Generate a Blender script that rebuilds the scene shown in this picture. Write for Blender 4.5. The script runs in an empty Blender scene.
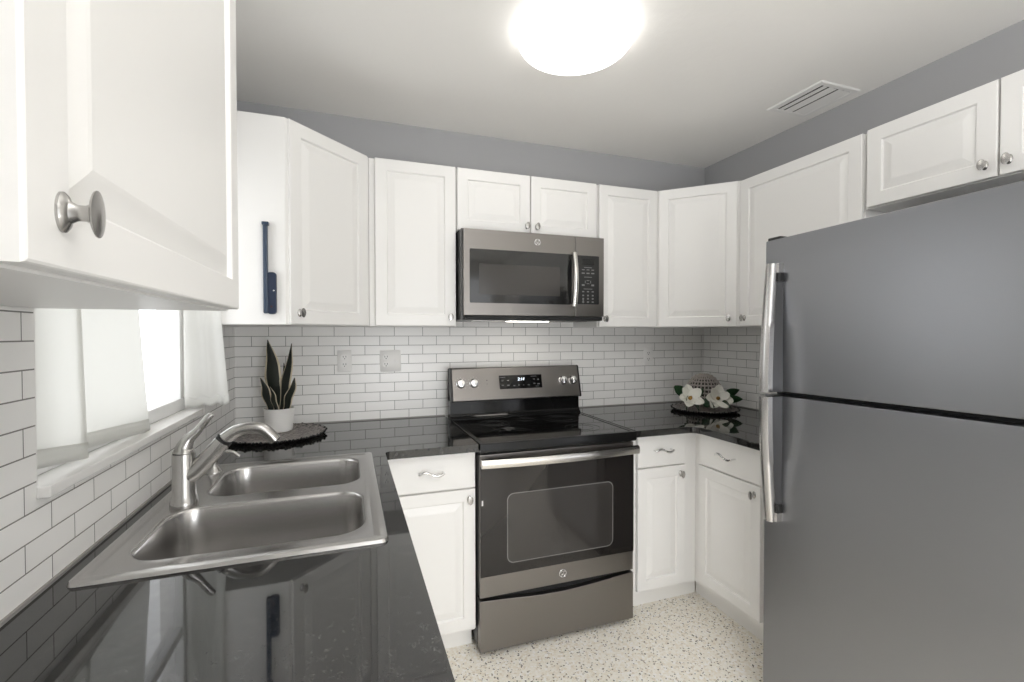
import bpy, bmesh, math, random
from mathutils import Vector, Matrix
random.seed(7)
S = bpy.context.scene
C = S.collection
PI = math.pi

# ---------------------------------------------------------------- camera
F, YAW, PITCH, ROLL = 464.3149, .3374, -.0157, -.0012
cy_, sy_ = math.cos(YAW), math.sin(YAW)
cp_, sp_ = math.cos(PITCH), math.sin(PITCH)
cr_, sr_ = math.cos(ROLL), math.sin(ROLL)
right = Vector((cy_, -sy_, 0))
fwd = Vector((sy_ * cp_, cy_ * cp_, sp_))
up = Vector((-sy_ * sp_, -cy_ * sp_, cp_))
r2, u2 = right * cr_ + up * sr_, up * cr_ - right * sr_
cam_data = bpy.data.cameras.new('camera')
cam_data.sensor_width = 36
cam_data.lens = F * 36 / 1024
cam_data.clip_start = .02
cam = bpy.data.objects.new('camera', cam_data)
C.objects.link(cam)
M = Matrix((r2, u2, -fwd)).transposed().to_4x4()
M.translation = Vector((.5231, -2.5707, 1.3724))
cam.matrix_world = M
S.camera = cam

# ---------------------------------------------------------------- light
S.view_settings.view_transform = 'Standard'
S.view_settings.look = 'None'
S.view_settings.gamma = 1
S.view_settings.use_curve_mapping = False
S.view_settings.exposure = .0
SKY, DOME, FILL_DOME, BOUNCE_FILL, LOW_FILL = 2.55, 4.0, 3.0, 31.0, 12.0
w = bpy.data.worlds.new('overcast_sky')
S.world = w
w.use_nodes = True
bg = w.node_tree.nodes['Background']
bg.inputs[0].default_value = (.97, .985, 1, 1)
bg.inputs[1].default_value = SKY
# added fill light behind the camera, bounced off the ceiling to even the room
fl = bpy.data.lights.new('bounce_fill', 'AREA'); fl.shape = 'DISK'; fl.size = .30; fl.energy = BOUNCE_FILL; fl.color = (.97, .98, 1)
flo = bpy.data.objects.new('bounce_fill', fl); C.objects.link(flo)
flo.location = (.80, -2.95, 1.76); flo.rotation_euler = (PI, 0, 0)
# added low fill light behind the camera, brightening the floor and base cabinets
sb = bpy.data.lights.new('low_fill', 'AREA'); sb.shape = 'SQUARE'; sb.size = .55; sb.energy = LOW_FILL; sb.color = (.97, .98, 1)
sbo = bpy.data.objects.new('low_fill', sb); C.objects.link(sbo)
sbo.location = (1.05, -2.95, 1.0); sbo.rotation_mode = 'QUATERNION'
sbo.rotation_quaternion = (Vector((1.9, -.8, .05)) - Vector(sbo.location)).to_track_quat('-Z', 'Y')
try:
    S.cycles.use_denoising = True
    S.cycles.max_bounces = 12
    S.cycles.diffuse_bounces = 6
    S.cycles.glossy_bounces = 5
    S.cycles.transparent_max_bounces = 12
    S.cycles.sample_clamp_indirect = 6
except Exception:
    pass

# ---------------------------------------------------------------- materials
def mat(name, col=(.8, .8, .8), rough=.5, metal=0., spec=None, ior=None, coat=0., emit=None, estr=0.):
    m = bpy.data.materials.new(name)
    m.use_nodes = True
    b = m.node_tree.nodes['Principled BSDF']
    b.inputs['Base Color'].default_value = (*col, 1)
    b.inputs['Roughness'].default_value = rough
    b.inputs['Metallic'].default_value = metal
    if ior: b.inputs['IOR'].default_value = ior
    if spec is not None: b.inputs['Specular IOR Level'].default_value = spec
    if coat: b.inputs['Coat Weight'].default_value = coat
    if emit:
        b.inputs['Emission Color'].default_value = (*emit, 1)
        b.inputs['Emission Strength'].default_value = estr
    return m

def nodes(m):
    t = m.node_tree
    return t, t.nodes, t.links, t.nodes['Principled BSDF']

def add_bump(m, scale, strength, dist=.002, detail=3, stretch=None):
    t, n, l, b = nodes(m)
    tc = n.new('ShaderNodeTexCoord'); nz = n.new('ShaderNodeTexNoise'); bp = n.new('ShaderNodeBump')
    nz.inputs['Scale'].default_value = scale; nz.inputs['Detail'].default_value = detail
    bp.inputs['Strength'].default_value = strength; bp.inputs['Distance'].default_value = dist
    if stretch:
        mp = n.new('ShaderNodeMapping'); mp.inputs['Scale'].default_value = stretch
        l.new(tc.outputs['Object'], mp.inputs[0]); l.new(mp.outputs[0], nz.inputs[0])
    else:
        l.new(tc.outputs['Object'], nz.inputs[0])
    l.new(nz.outputs[0], bp.inputs['Height']); l.new(bp.outputs[0], b.inputs['Normal'])
    return m

def ramp(n, pts, const=False):
    r = n.new('ShaderNodeValToRGB')
    cr = r.color_ramp
    if const: cr.interpolation = 'CONSTANT'
    while len(cr.elements) < len(pts): cr.elements.new(.5)
    for e, (p, c) in zip(cr.elements, pts):
        e.position = p; e.color = (*c, 1)
    return r

white = add_bump(mat('white_thermofoil', (.84, .83, .81), .38), 60, .03, .0005)
nickel = mat('brushed_nickel', (.45, .44, .425), .27, 1)
chrome = mat('polished_chrome', (.78, .78, .78), .14, 1)
wall_paint = add_bump(mat('grey_wall_paint', (.40, .402, .412), .6), 90, .15, .001)
bounce_white = add_bump(mat('bounce_white_paint', (.86, .85, .83), .7), 90, .1, .001)  # unseen rear walls made white to bounce light into the kitchen
ceil_paint = add_bump(mat('textured_ceiling_paint', (.91, .895, .865), .8), 26, .25, .004, 5)
black_plastic = mat('black_plastic', (.012, .012, .012), .35)
dark_gap = mat('dark_gasket', (.008, .008, .008), .7)
glass_black = mat('black_ceramic_glass', (.005, .005, .005), .05, ior=1.42)
white_plastic = mat('white_plastic', (.87, .86, .84), .4)
slot_dark = mat('slot_dark', (.03, .03, .03), .6)
print_white = mat('printed_white', (.38, .37, .36), .5)
marble = add_bump(mat('white_marble_sill', (.80, .79, .77), .25), 20, .03)
vinyl = mat('white_window_vinyl', (.8, .8, .79), .3)
navy = mat('navy_plastic', (.012, .022, .05), .32)
navy_light = mat('navy_plastic_shaft', (.03, .05, .085), .35)
pot_white = mat('matte_white_ceramic', (.80, .79, .77), .45)
soil = add_bump(mat('potting_soil', (.02, .014, .01), .9), 200, 1, .004)
leaf_dark = mat('leaf_dark_green', (.007, .010, .006), .4)
leaf_edge = mat('leaf_cream_edge', (.62, .54, .40), .5)
mag_leaf = mat('magnolia_leaf_green', (.018, .055, .02), .35)
petal = mat('magnolia_petal', (.80, .79, .72), .5)
stamen = mat('magnolia_stamen', (.30, .17, .035), .6)
rubber = mat('black_rubber', (.01, .01, .01), .8)
sticker = mat('white_sticker', (.75, .75, .75), .5)
caulk = mat('grey_caulk', (.30, .29, .275), .5)

def steel(name, col, rough, stretch, aniso=.0, bs=.04):
    m = mat(name, col, rough, 1)
    t, n, l, b = nodes(m)
    tc = n.new('ShaderNodeTexCoord'); mp = n.new('ShaderNodeMapping'); nz = n.new('ShaderNodeTexNoise')
    mp.inputs['Scale'].default_value = stretch
    nz.inputs['Scale'].default_value = 1; nz.inputs['Detail'].default_value = 3
    l.new(tc.outputs['Object'], mp.inputs[0]); l.new(mp.outputs[0], nz.inputs[0])
    mr = n.new('ShaderNodeMapRange')
    mr.inputs['To Min'].default_value = rough - .06; mr.inputs['To Max'].default_value = rough + .06
    l.new(nz.outputs[0], mr.inputs['Value']); l.new(mr.outputs[0], b.inputs['Roughness'])
    bp = n.new('ShaderNodeBump'); bp.inputs['Strength'].default_value = bs; bp.inputs['Distance'].default_value = .001
    l.new(nz.outputs[0], bp.inputs['Height']); l.new(bp.outputs[0], b.inputs['Normal'])
    return m
fridge_steel = steel('fridge_stainless', (.30, .305, .32), .36, (40, 40, 900))
slate = steel('slate_stainless', (.245, .23, .217), .33, (900, 40, 40))
slate_v = slate
sink_steel = mat('sink_stainless', (.52, .51, .50), .24, 1)
bright_steel = mat('bright_handle_steel', (.66, .64, .61), .24, 1)
fr_handle = mat('fridge_handle_steel', (.60, .59, .58), .26, 1)
glass_oven = mat('oven_door_glass', (.016, .014, .013), .06, ior=1.5)
glass_mw = mat('microwave_door_glass', (.012, .012, .012), .08, ior=1.6)
mw_screen = mat('microwave_screen_mesh', (.045, .041, .038), .14, ior=1.5)
oven_inner = mat('oven_inner_window', (.035, .032, .03), .07, ior=1.6)
oven_line = mat('oven_window_line', (.16, .155, .15), .3)
clock_lit = mat('clock_digits', (.8, .9, 1), .5, emit=(.85, .93, 1), estr=.75)
lamp_glass = mat('lit_opal_glass', (.9, .9, .9), .4, emit=(1, .975, .94), estr=DOME)
lamp_glass_fill = mat('lit_opal_glass_fill', (.9, .9, .9), .4, emit=(1, .975, .94), estr=FILL_DOME)  # glow of the added rear fill lamp
mw_lamp = mat('lit_lamp_cover', (.9, .9, .9), .4, emit=(1, .95, .87), estr=14.0)

# black granite
granite = mat('black_granite', (.012, .012, .012), .035, ior=1.66)
t, n, l, b = nodes(granite)
tc = n.new('ShaderNodeTexCoord'); v1 = n.new('ShaderNodeTexNoise'); v2 = n.new('ShaderNodeTexVoronoi')
v1.inputs['Scale'].default_value = 55; v1.inputs['Detail'].default_value = 6
v2.inputs['Scale'].default_value = 700
r1 = ramp(n, [(.36, (.007, .007, .007)), (.55, (.016, .016, .0155)), (.72, (.032, .032, .031))])
r2_ = ramp(n, [(0, (0, 0, 0)), (.90, (0, 0, 0)), (.93, (.022, .022, .021))])
mx = n.new('ShaderNodeMix'); mx.data_type = 'RGBA'; mx.blend_type = 'ADD'; mx.inputs[0].default_value = 1
l.new(tc.outputs['Object'], v1.inputs[0]); l.new(tc.outputs['Object'], v2.inputs[0])
sep = n.new('ShaderNodeSeparateColor'); l.new(v2.outputs['Color'], sep.inputs[0])
l.new(v1.outputs[0], r1.inputs[0]); l.new(sep.outputs[0], r2_.inputs[0])
l.new(r1.outputs[0], mx.inputs[6]); l.new(r2_.outputs[0], mx.inputs[7]); l.new(mx.outputs[2], b.inputs['Base Color'])

# terrazzo floor
terrazzo = mat('terrazzo', (.7, .65, .55), .3)
t, n, l, b = nodes(terrazzo)
tc = n.new('ShaderNodeTexCoord')
def vor(scale):
    v = n.new('ShaderNodeTexVoronoi'); v.inputs['Scale'].default_value = scale
    l.new(tc.outputs['Object'], v.inputs[0])
    s_ = n.new('ShaderNodeSeparateColor'); l.new(v.outputs['Color'], s_.inputs[0]); return v, s_
va, sa = vor(120)
vb, sb2 = vor(190)
ra = ramp(n, [(0, (.86, .82, .73)), (.25, (.90, .87, .80)), (.45, (.83, .77, .66)), (.62, (.88, .84, .76)), (.80, (.75, .68, .57)), (.88, (.92, .90, .87))], True)
rb = ramp(n, [(0, (0, 0, 0)), (.94, (1, 1, 1))], True)
rb2 = ramp(n, [(0, (.055, .045, .04)), (.4, (.22, .19, .16)), (.75, (.34, .27, .20))], True)
l.new(sa.outputs[0], ra.inputs[0]); l.new(sb2.outputs[0], rb.inputs[0]); l.new(sb2.outputs[1], rb2.inputs[0])
mx = n.new('ShaderNodeMix'); mx.data_type = 'RGBA'
l.new(rb.outputs[0], mx.inputs[0]); l.new(ra.outputs[0], mx.inputs[6]); l.new(rb2.outputs[0], mx.inputs[7])
l.new(mx.outputs[2], b.inputs['Base Color'])

def tile_mat(name, axis, phase):
    """white 2x6 running-bond subway tile with grey grout, laid along one wall axis"""
    m = mat(name, (.8, .8, .8), .3)
    t, n, l, b = nodes(m)
    tc = n.new('ShaderNodeTexCoord'); sp = n.new('ShaderNodeSeparateXYZ'); cb = n.new('ShaderNodeCombineXYZ')
    l.new(tc.outputs['Object'], sp.inputs[0])
    def off(sock, d):
        a = n.new('ShaderNodeMath'); a.operation = 'ADD'; a.inputs[1].default_value = d
        l.new(sock, a.inputs[0]); return a.outputs[0]
    l.new(off(sp.outputs[axis], phase + .1515 * 40), cb.inputs[0])
    l.new(off(sp.outputs[2], -.9133 + .0497 * 40), cb.inputs[1])
    br = n.new('ShaderNodeTexBrick')
    br.offset = .5; br.offset_frequency = 2; br.squash = 1
    br.inputs['Scale'].default_value = 1
    br.inputs['Brick Width'].default_value = .1515
    br.inputs['Row Height'].default_value = .0497
    br.inputs['Mortar Size'].default_value = .0013
    br.inputs['Mortar Smooth'].default_value = .1
    br.inputs['Bias'].default_value = 0
    br.inputs['Color1'].default_value = (.90, .89, .87, 1)
    br.inputs['Color2'].default_value = (.86, .85, .83, 1)
    br.inputs['Mortar'].default_value = (.235, .228, .215, 1)
    l.new(cb.outputs[0], br.inputs[0])
    l.new(br.outputs['Color'], b.inputs['Base Color'])
    mr = n.new('ShaderNodeMapRange'); mr.inputs['To Min'].default_value = .28; mr.inputs['To Max'].default_value = .8
    l.new(br.outputs['Fac'], mr.inputs['Value']); l.new(mr.outputs[0], b.inputs['Roughness'])
    bp = n.new('ShaderNodeBump'); bp.invert = True; bp.inputs['Strength'].default_value = .5; bp.inputs['Distance'].default_value = .0015
    l.new(br.outputs['Fac'], bp.inputs['Height']); l.new(bp.outputs[0], b.inputs['Normal'])
    return m
tile_back = tile_mat('subway_tile_back', 0, -.147)
tile_left = tile_mat('subway_tile_left', 1, 1.555)
tile_right = tile_mat('subway_tile_right', 1, .06)

# clear thin window glass
glass = bpy.data.materials.new('window_glass'); glass.use_nodes = True
t = glass.node_tree; n = t.nodes; l = t.links; n.clear()
out = n.new('ShaderNodeOutputMaterial'); tr = n.new('ShaderNodeBsdfTransparent'); gl = n.new('ShaderNodeBsdfGlossy')
gl.inputs['Roughness'].default_value = .02
fr = n.new('ShaderNodeFresnel'); ge = n.new('ShaderNodeNewGeometry'); mr = n.new('ShaderNodeMapRange')
mr.inputs['To Min'].default_value = 1.5; mr.inputs['To Max'].default_value = 1 / 1.5      # same reflectance from both faces of the thin pane
l.new(ge.outputs['Backfacing'], mr.inputs['Value']); l.new(mr.outputs[0], fr.inputs[0]); ms = n.new('ShaderNodeMixShader')
fm = n.new('ShaderNodeMath'); fm.operation = 'MULTIPLY'; fm.inputs[1].default_value = .4; l.new(fr.outputs[0], fm.inputs[0]); l.new(fm.outputs[0], ms.inputs[0]); l.new(tr.outputs[0], ms.inputs[1]); l.new(gl.outputs[0], ms.inputs[2]); l.new(ms.outputs[0], out.inputs[0])

# woven translucent curtain
cloth = bpy.data.materials.new('white_waffle_curtain'); cloth.use_nodes = True
t = cloth.node_tree; n = t.nodes; l = t.links; n.clear()
out = n.new('ShaderNodeOutputMaterial'); df = n.new('ShaderNodeBsdfDiffuse'); tl = n.new('ShaderNodeBsdfTranslucent'); ms = n.new('ShaderNodeMixShader')
df.inputs[0].default_value = (.88, .88, .86, 1); tl.inputs[0].default_value = (.89, .89, .87, 1); ms.inputs[0].default_value = .53
tc = n.new('ShaderNodeTexCoord'); ch = n.new('ShaderNodeTexChecker'); ch.inputs['Scale'].default_value = 170
bp = n.new('ShaderNodeBump'); bp.inputs['Strength'].default_value = .35; bp.inputs['Distance'].default_value = .001
l.new(tc.outputs['Object'], ch.inputs[0]); l.new(ch.outputs['Fac'], bp.inputs['Height'])
l.new(bp.outputs[0], df.inputs['Normal'])
l.new(df.outputs[0], ms.inputs[1]); l.new(tl.outputs[0], ms.inputs[2]); l.new(ms.outputs[0], out.inputs[0])

# woven beaded charger and rattan ball
def woven(name, c1, c2, scale, rough=.4, metal=0.):
    m = mat(name, c1, rough, metal)
    t, n, l, b = nodes(m)
    tc = n.new('ShaderNodeTexCoord'); v = n.new('ShaderNodeTexVoronoi'); v.inputs['Scale'].default_value = scale
    l.new(tc.outputs['Object'], v.inputs[0])
    s_ = n.new('ShaderNodeSeparateColor'); l.new(v.outputs['Color'], s_.inputs[0])
    r = ramp(n, [(.2, c1), (.8, c2)])
    l.new(s_.outputs[0], r.inputs[0]); l.new(r.outputs[0], b.inputs['Base Color'])
    bp = n.new('ShaderNodeBump'); bp.invert = True; bp.inputs['Strength'].default_value = .8; bp.inputs['Distance'].default_value = .004
    l.new(v.outputs['Distance'], bp.inputs['Height']); l.new(bp.outputs[0], b.inputs['Normal'])
    return m
charger_mat = woven('woven_dark_beads', (.055, .047, .043), (.36, .32, .30), 150, .4)
charger_rim = mat('black_beads', (.012, .011, .011), .25)
rattan = mat('grey_rattan', (.40, .36, .33), .55)
rattan_dark = mat('dark_rattan', (.03, .025, .023), .6)

# ---------------------------------------------------------------- mesh helpers
class MB:
    def __init__(s):
        s.bm = bmesh.new()
    def box(s, x0, x1, y0, y1, z0, z1, mi=0):
        v = [s.bm.verts.new(p) for p in ((x0, y0, z0), (x1, y0, z0), (x1, y1, z0), (x0, y1, z0), (x0, y0, z1), (x1, y0, z1), (x1, y1, z1), (x0, y1, z1))]
        for q in ((3, 2, 1, 0), (4, 5, 6, 7), (0, 1, 5, 4), (1, 2, 6, 5), (2, 3, 7, 6), (3, 0, 4, 7)):
            f = s.bm.faces.new([v[i] for i in q]); f.material_index = mi
        return s
    def loops(s, ls, cap0=True, cap1=True, closed=True, mi=0):
        vs = [[s.bm.verts.new(p) for p in lp] for lp in ls]
        for a, b_ in zip(vs, vs[1:]):
            k = len(a)
            for i in range(k if closed else k - 1):
                j = (i + 1) % k
                try: s.bm.faces.new((a[i], a[j], b_[j], b_[i])).material_index = mi
                except ValueError: pass
        if cap0: s.bm.faces.new(list(reversed(vs[0]))).material_index = mi
        if cap1: s.bm.faces.new(vs[-1]).material_index = mi
        return vs
    def prism(s, pts, axis, a, b_):
        """polygon in the two other axes, extruded along axis from a to b"""
        def P(p, h):
            q = list(p); q.insert(axis, h); return q
        s.loops([[P(p, a) for p in pts], [P(p, b_) for p in pts]])
        return s
    def tube(s, path, rad, k=12, caps=True, squash=1., upv=None):
        path = [Vector(p) for p in path]
        if not hasattr(rad, '__len__'): rad = [rad] * len(path)
        ls = []; prev = None
        for i, p in enumerate(path):
            d = (path[min(i + 1, len(path) - 1)] - path[max(i - 1, 0)]).normalized()
            if prev is None:
                a = Vector(upv) if upv else (Vector((0, 0, 1)) if abs(d.z) < .9 else Vector((0, 1, 0)))
            else: a = prev
            a = (a - d * a.dot(d)).normalized(); prev = a
            c = d.cross(a)
            ls.append([p + (a * math.cos(2 * PI * j / k) + c * math.sin(2 * PI * j / k) * squash) * rad[i] for j in range(k)])
        s.loops(ls, caps, caps)
        return s
    def lathe(s, prof, o=(0, 0, 0), axis=(0, 0, 1), k=24):
        o = Vector(o); d = Vector(axis).normalized()
        a = Vector((1, 0, 0)) if abs(d.x) < .9 else Vector((0, 1, 0))
        a = (a - d * a.dot(d)).normalized(); c = d.cross(a)
        prof = [(max(r, 1e-5), h) for r, h in prof]
        ls = [[o + d * h + (a * math.cos(2 * PI * j / k) + c * math.sin(2 * PI * j / k)) * r for j in range(k)] for r, h in prof]
        s.loops(ls, True, True)
        return s
    def grid(s, fn, nu, nv, mi=0):
        vs = [[s.bm.verts.new(fn(i / nu, j / nv)) for j in range(nv + 1)] for i in range(nu + 1)]
        for i in range(nu):
            for j in range(nv):
                f = s.bm.faces.new((vs[i][j], vs[i + 1][j], vs[i + 1][j + 1], vs[i][j + 1]))
                f.material_index = mi(i, j) if callable(mi) else mi
        return s
    def xf(s, m):
        bmesh.ops.transform(s.bm, matrix=m, verts=s.bm.verts); return s
    def bevel(s, wdt, seg=2, ang=40):
        bmesh.ops.recalc_face_normals(s.bm, faces=s.bm.faces)
        es = [e for e in s.bm.edges if len(e.link_faces) == 2 and e.calc_face_angle(0) > math.radians(ang)]
        bmesh.ops.bevel(s.bm, geom=es, offset=wdt, segments=seg, affect='EDGES', profile=.5, clamp_overlap=True)
        return s

ORIGIN = {}
def root_of(o):
    while o.parent: o = o.parent
    return o
def obj(name, mb, m, parent=None, bevel=0, seg=2, smooth=True, ang=42, solid=0, wn=True):
    if bevel: mb.bevel(bevel, seg)
    bm = mb.bm
    bmesh.ops.recalc_face_normals(bm, faces=bm.faces)
    if parent is not None:
        off = ORIGIN.get(root_of(parent).name)
        if off: bmesh.ops.translate(bm, vec=-Vector(off), verts=bm.verts)
    me = bpy.data.meshes.new(name)
    bm.to_mesh(me); bm.free()
    for mm in (m if isinstance(m, (list, tuple)) else [m]): me.materials.append(mm)
    if smooth:
        for p in me.polygons: p.use_smooth = True
        me.set_sharp_from_angle(angle=math.radians(ang))
    o = bpy.data.objects.new(name, me)
    C.objects.link(o)
    if parent is not None: o.parent = parent
    if solid:
        md = o.modifiers.new('thickness', 'SOLIDIFY'); md.thickness = solid; md.offset = 0
    if bevel and smooth and wn:
        md = o.modifiers.new('normals', 'WEIGHTED_NORMAL'); md.keep_sharp = True
    return o
def tag(o, label, cat, group=None):
    o['label'] = label; o['category'] = cat
    if group: o['group'] = group
    return o
def thing(name, label, cat, loc, rotz=0, group=None, world=True):
    """an Empty at the base; with world=True its parts are given in room coordinates"""
    o = bpy.data.objects.new(name, None); C.objects.link(o)
    o.empty_display_size = .1
    o.location = loc; o.rotation_euler = (0, 0, rotz)
    if world: ORIGIN[o.name] = tuple(loc)
    return tag(o, label, cat, group)
def single(name, mb, m, label, cat, loc, group=None, **kw):
    bmesh.ops.translate(mb.bm, vec=-Vector(loc), verts=mb.bm.verts)
    o = obj(name, mb, m, None, **kw); o.location = loc
    return tag(o, label, cat, group)
def struct(name, mb, m, **kw):
    o = obj(name, mb, m, None, **kw); o['kind'] = 'structure'; return o
def rrect(x0, x1, y0, y1, r, k=6):
    pts = []
    for cx, cy, a0 in ((x1 - r, y1 - r, 0), (x0 + r, y1 - r, 90), (x0 + r, y0 + r, 180), (x1 - r, y0 + r, 270)):
        for i in range(k + 1):
            a = math.radians(a0 + 90 * i / k); pts.append((cx + r * math.cos(a), cy + r * math.sin(a)))
    return pts
def bez(ps, k=12):
    """Catmull-Rom through points"""
    ps = [Vector(p) for p in ps]; q = [ps[0] * 2 - ps[1]] + ps + [ps[-1] * 2 - ps[-2]]; o = []
    for i in range(1, len(q) - 2):
        a, b_, c, d = q[i - 1:i + 3]
        for j in range(k):
            t_ = j / k
            o.append(.5 * ((2 * b_) + (c - a) * t_ + (2 * a - 5 * b_ + 4 * c - d) * t_ ** 2 + (3 * b_ - a - 3 * c + d) * t_ ** 3))
    return o + [ps[-1]]

# ---------------------------------------------------------------- room
W, H, YB = 2.8206, 2.50, -5.2
ZT, ZB = 2.195, 1.408        # wall cabinets: top and bottom
CT = .914                    # counter top
m = MB(); m.box(-.12, W + .12, YB - .12, .12, -.06, 0); struct('floor', m, terrazzo, smooth=False)
m = MB(); m.box(-.12, W + .12, YB - .12, .12, H, H + .08); struct('ceiling', m, ceil_paint, smooth=False)
TZ = 1.45
m = MB(); m.box(-.12, W + .12, 0, .12, 0, TZ, 0); m.box(-.12, W + .12, 0, .12, TZ, H, 1)
struct('wall_back', m, [tile_back, wall_paint], smooth=False)
m = MB(); m.box(W, W + .12, -1.9, 0, 0, TZ, 0); m.box(W, W + .12, -1.9, 0, TZ, H, 1); m.box(W, W + .12, -2.3, -1.9, 0, H, 1); m.box(W, W + .12, YB, -2.3, 0, H, 2)
struct('wall_right', m, [tile_right, wall_paint, bounce_white], smooth=False)
WY0, WY1, WZ0, WZ1 = -1.522, -.600, 1.080, 2.02       # window opening
m = MB()
m.box(-.12, 0, -3.3, WY0, 0, TZ, 0); m.box(-.12, 0, -3.3, WY0, TZ, H, 1)
m.box(-.12, 0, WY1, 0, 0, TZ, 0); m.box(-.12, 0, WY1, 0, TZ, H, 1)
m.box(-.12, 0, WY0, WY1, 0, WZ0, 0); m.box(-.12, 0, WY0, WY1, WZ1, H, 1)
m.box(-.12, 0, YB, -3.3, 0, H, 2)
m.box(0, .50, -3.06, -2.94, 0, H, 2)      # unseen wall stub added to keep rear light off the near cabinet side
struct('wall_left', m, [tile_left, wall_paint, bounce_white], smooth=False)
# rear wall; its unseen glazed door is added to let in fill daylight
DX0, DX1, DZ = .12, 2.70, 2.30
m = MB(); m.box(-.12, DX0, YB - .12, YB, 0, H); m.box(DX1, W + .12, YB - .12, YB, 0, H); m.box(DX0, DX1, YB - .12, YB, DZ, H)
struct('wall_rear', m, bounce_white, smooth=False)
m = MB()
for a, b_ in ((DX0, DX0 + .06), (DX1 - .06, DX1), (1.395, 1.455)): m.box(a, b_, YB - .09, YB - .03, 0, DZ)
m.box(DX0, DX1, YB - .09, YB - .03, DZ - .06, DZ); m.box(DX0, DX1, YB - .09, YB - .03, 0, .07)
d1 = struct('added_door_1', m, vinyl, smooth=False)
m = MB(); m.box(DX0 + .06, 1.395, YB - .065, YB - .059, .07, DZ - .06); m.box(1.455, DX1 - .06, YB - .065, YB - .059, .07, DZ - .06)
obj('pane', m, glass, d1, smooth=False)

# window_1: sash frame, pane, sill
m = MB()
for z0, z1, x0, x1 in ((1.102, 1.145, -.088, -.038), (1.50, 1.535, -.088, -.045), (WZ1 - .05, WZ1, -.088, -.040)): m.box(x0, x1, WY0, WY1, z0, z1)
for y0 in (WY0, WY1 - .030): m.box(-.088, -.042, y0, y0 + .030, 1.102, WZ1)
w1 = struct('window_1', m, vinyl, bevel=.004)
m = MB(); m.box(-.068, -.064, WY0 + .030, WY1 - .030, 1.140, WZ1 - .05); obj('pane', m, glass, w1, smooth=False)
m = MB(); m.box(-.115, .020, WY0 + .001, WY1 - .001, 1.080, 1.102); struct('trim_1', m, marble, bevel=.004)
m = MB(); m.box(-.12, -.0005, WY0, WY0 + .004, 1.1025, WZ1); m.box(-.12, -.0005, WY1 - .004, WY1, 1.1025, WZ1); m.box(-.12, -.0005, WY0, WY1, WZ1 - .004, WZ1); struct('trim_4', m, white, smooth=False)   # painted window reveal
# grey caulk bead where the counter meets the tile
m = MB(); m.box(0, .006, -2.935, 0, CT, CT + .006); struct('trim_2', m, caulk, smooth=False)
m = MB(); m.box(0, 1.025, -.006, 0, CT, CT + .006); m.box(1.797, W, -.006, 0, CT, CT + .006); m.box(W - .006, W, -1.25, 0, CT, CT + .006)
struct('trim_3', m, caulk, smooth=False)

# ---------------------------------------------------------------- cabinets
def raised_door(x0, x1, z0, z1, fr=.053, t=.019):
    mb = MB()
    def L(i, y): return [(x0 + i, y, z0 + i), (x1 - i, y, z0 + i), (x1 - i, y, z1 - i), (x0 + i, y, z1 - i)]
    mb.loops([L(0, t), L(0, .003), L(.001, .001), L(.003, 0), L(fr, 0), L(fr + .002, .0025), L(fr + .004, .0080), L(fr + .006, .0088),
              L(fr + .034, .0018), L(fr + .039, .0010)])
    return mb
def slab_door(x0, x1, z0, z1, t=.019):
    mb = MB()
    def L(i, y): return [(x0 + i, y, z0 + i), (x1 - i, y, z0 + i), (x1 - i, y, z1 - i), (x0 + i, y, z1 - i)]
    mb.loops([L(0, t), L(0, .004), L(.0015, .0015), L(.005, 0)])
    return mb
KNOB = [(.0155, 0), (.0155, .002), (.0130, .004), (.0085, .0058), (.0062, .0100), (.0060, .0150), (.0080, .0185), (.0155, .0205), (.0180, .0217), (.0182, .0227), (.0120, .0238), (0, .0243)]
def knob(x, z, parent, y=0):
    k = MB().lathe(KNOB, (0, 0, 0), (0, -1, 0), 28); k.xf(Matrix.Translation((x, y, z)) @ Matrix.Diagonal((.62, 1, 1, 1)))       # upright oval head and foot
    obj('knob', k, nickel, parent, ang=38)
def wave_pull(xc, z, parent, wd=.105):
    mb = MB()
    pts = [(xc - wd / 2 + wd * i / 24, -.024 - .004 * math.sin(PI * i / 24), z + .0085 * math.sin(2 * PI * i / 24) * (1 if i else 1)) for i in range(25)]
    mb.tube(pts, [.0035 + .0028 * abs(math.sin(2 * PI * i / 24)) ** .7 for i in range(25)], 10)
    for sx in (-1, 1):
        mb.tube([(xc + sx * wd * .46, 0, z), (xc + sx * wd * .46, -.024, z)], .004, 10)
    obj('pull', mb, chrome, parent, ang=60)

def wall_cabinet(label, loc, rot, wd, ht, depth, doors, body=None, knobz=.047, name='wall_cabinet'):
    """doors: (x0, x1, knob_x) in the cabinet's own frame; its front looks along local -y"""
    t_ = thing(name, label, 'cabinet', loc, rot, None, world=False)
    if body is None:
        body = MB().box(0, wd, .020, depth, 0, ht)
    obj('body', body, white, t_, bevel=.0015)
    for x0, x1, kx in doors:
        d = obj('door', raised_door(x0, x1, .003, ht - .001), white, t_, smooth=False)
        knob(kx, knobz, d)
    return t_
HT = ZT - ZB
YF = -.310
# near cabinet on the window wall (fronts face +x)
wall_cabinet('white wall cabinet nearest the camera, hung above the sink counter before the window', (.318, -2.170, ZB + .010), PI / 2, .650, HT + .15, .318,
             [(.003, .647, .046)], knobz=.047)
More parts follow.
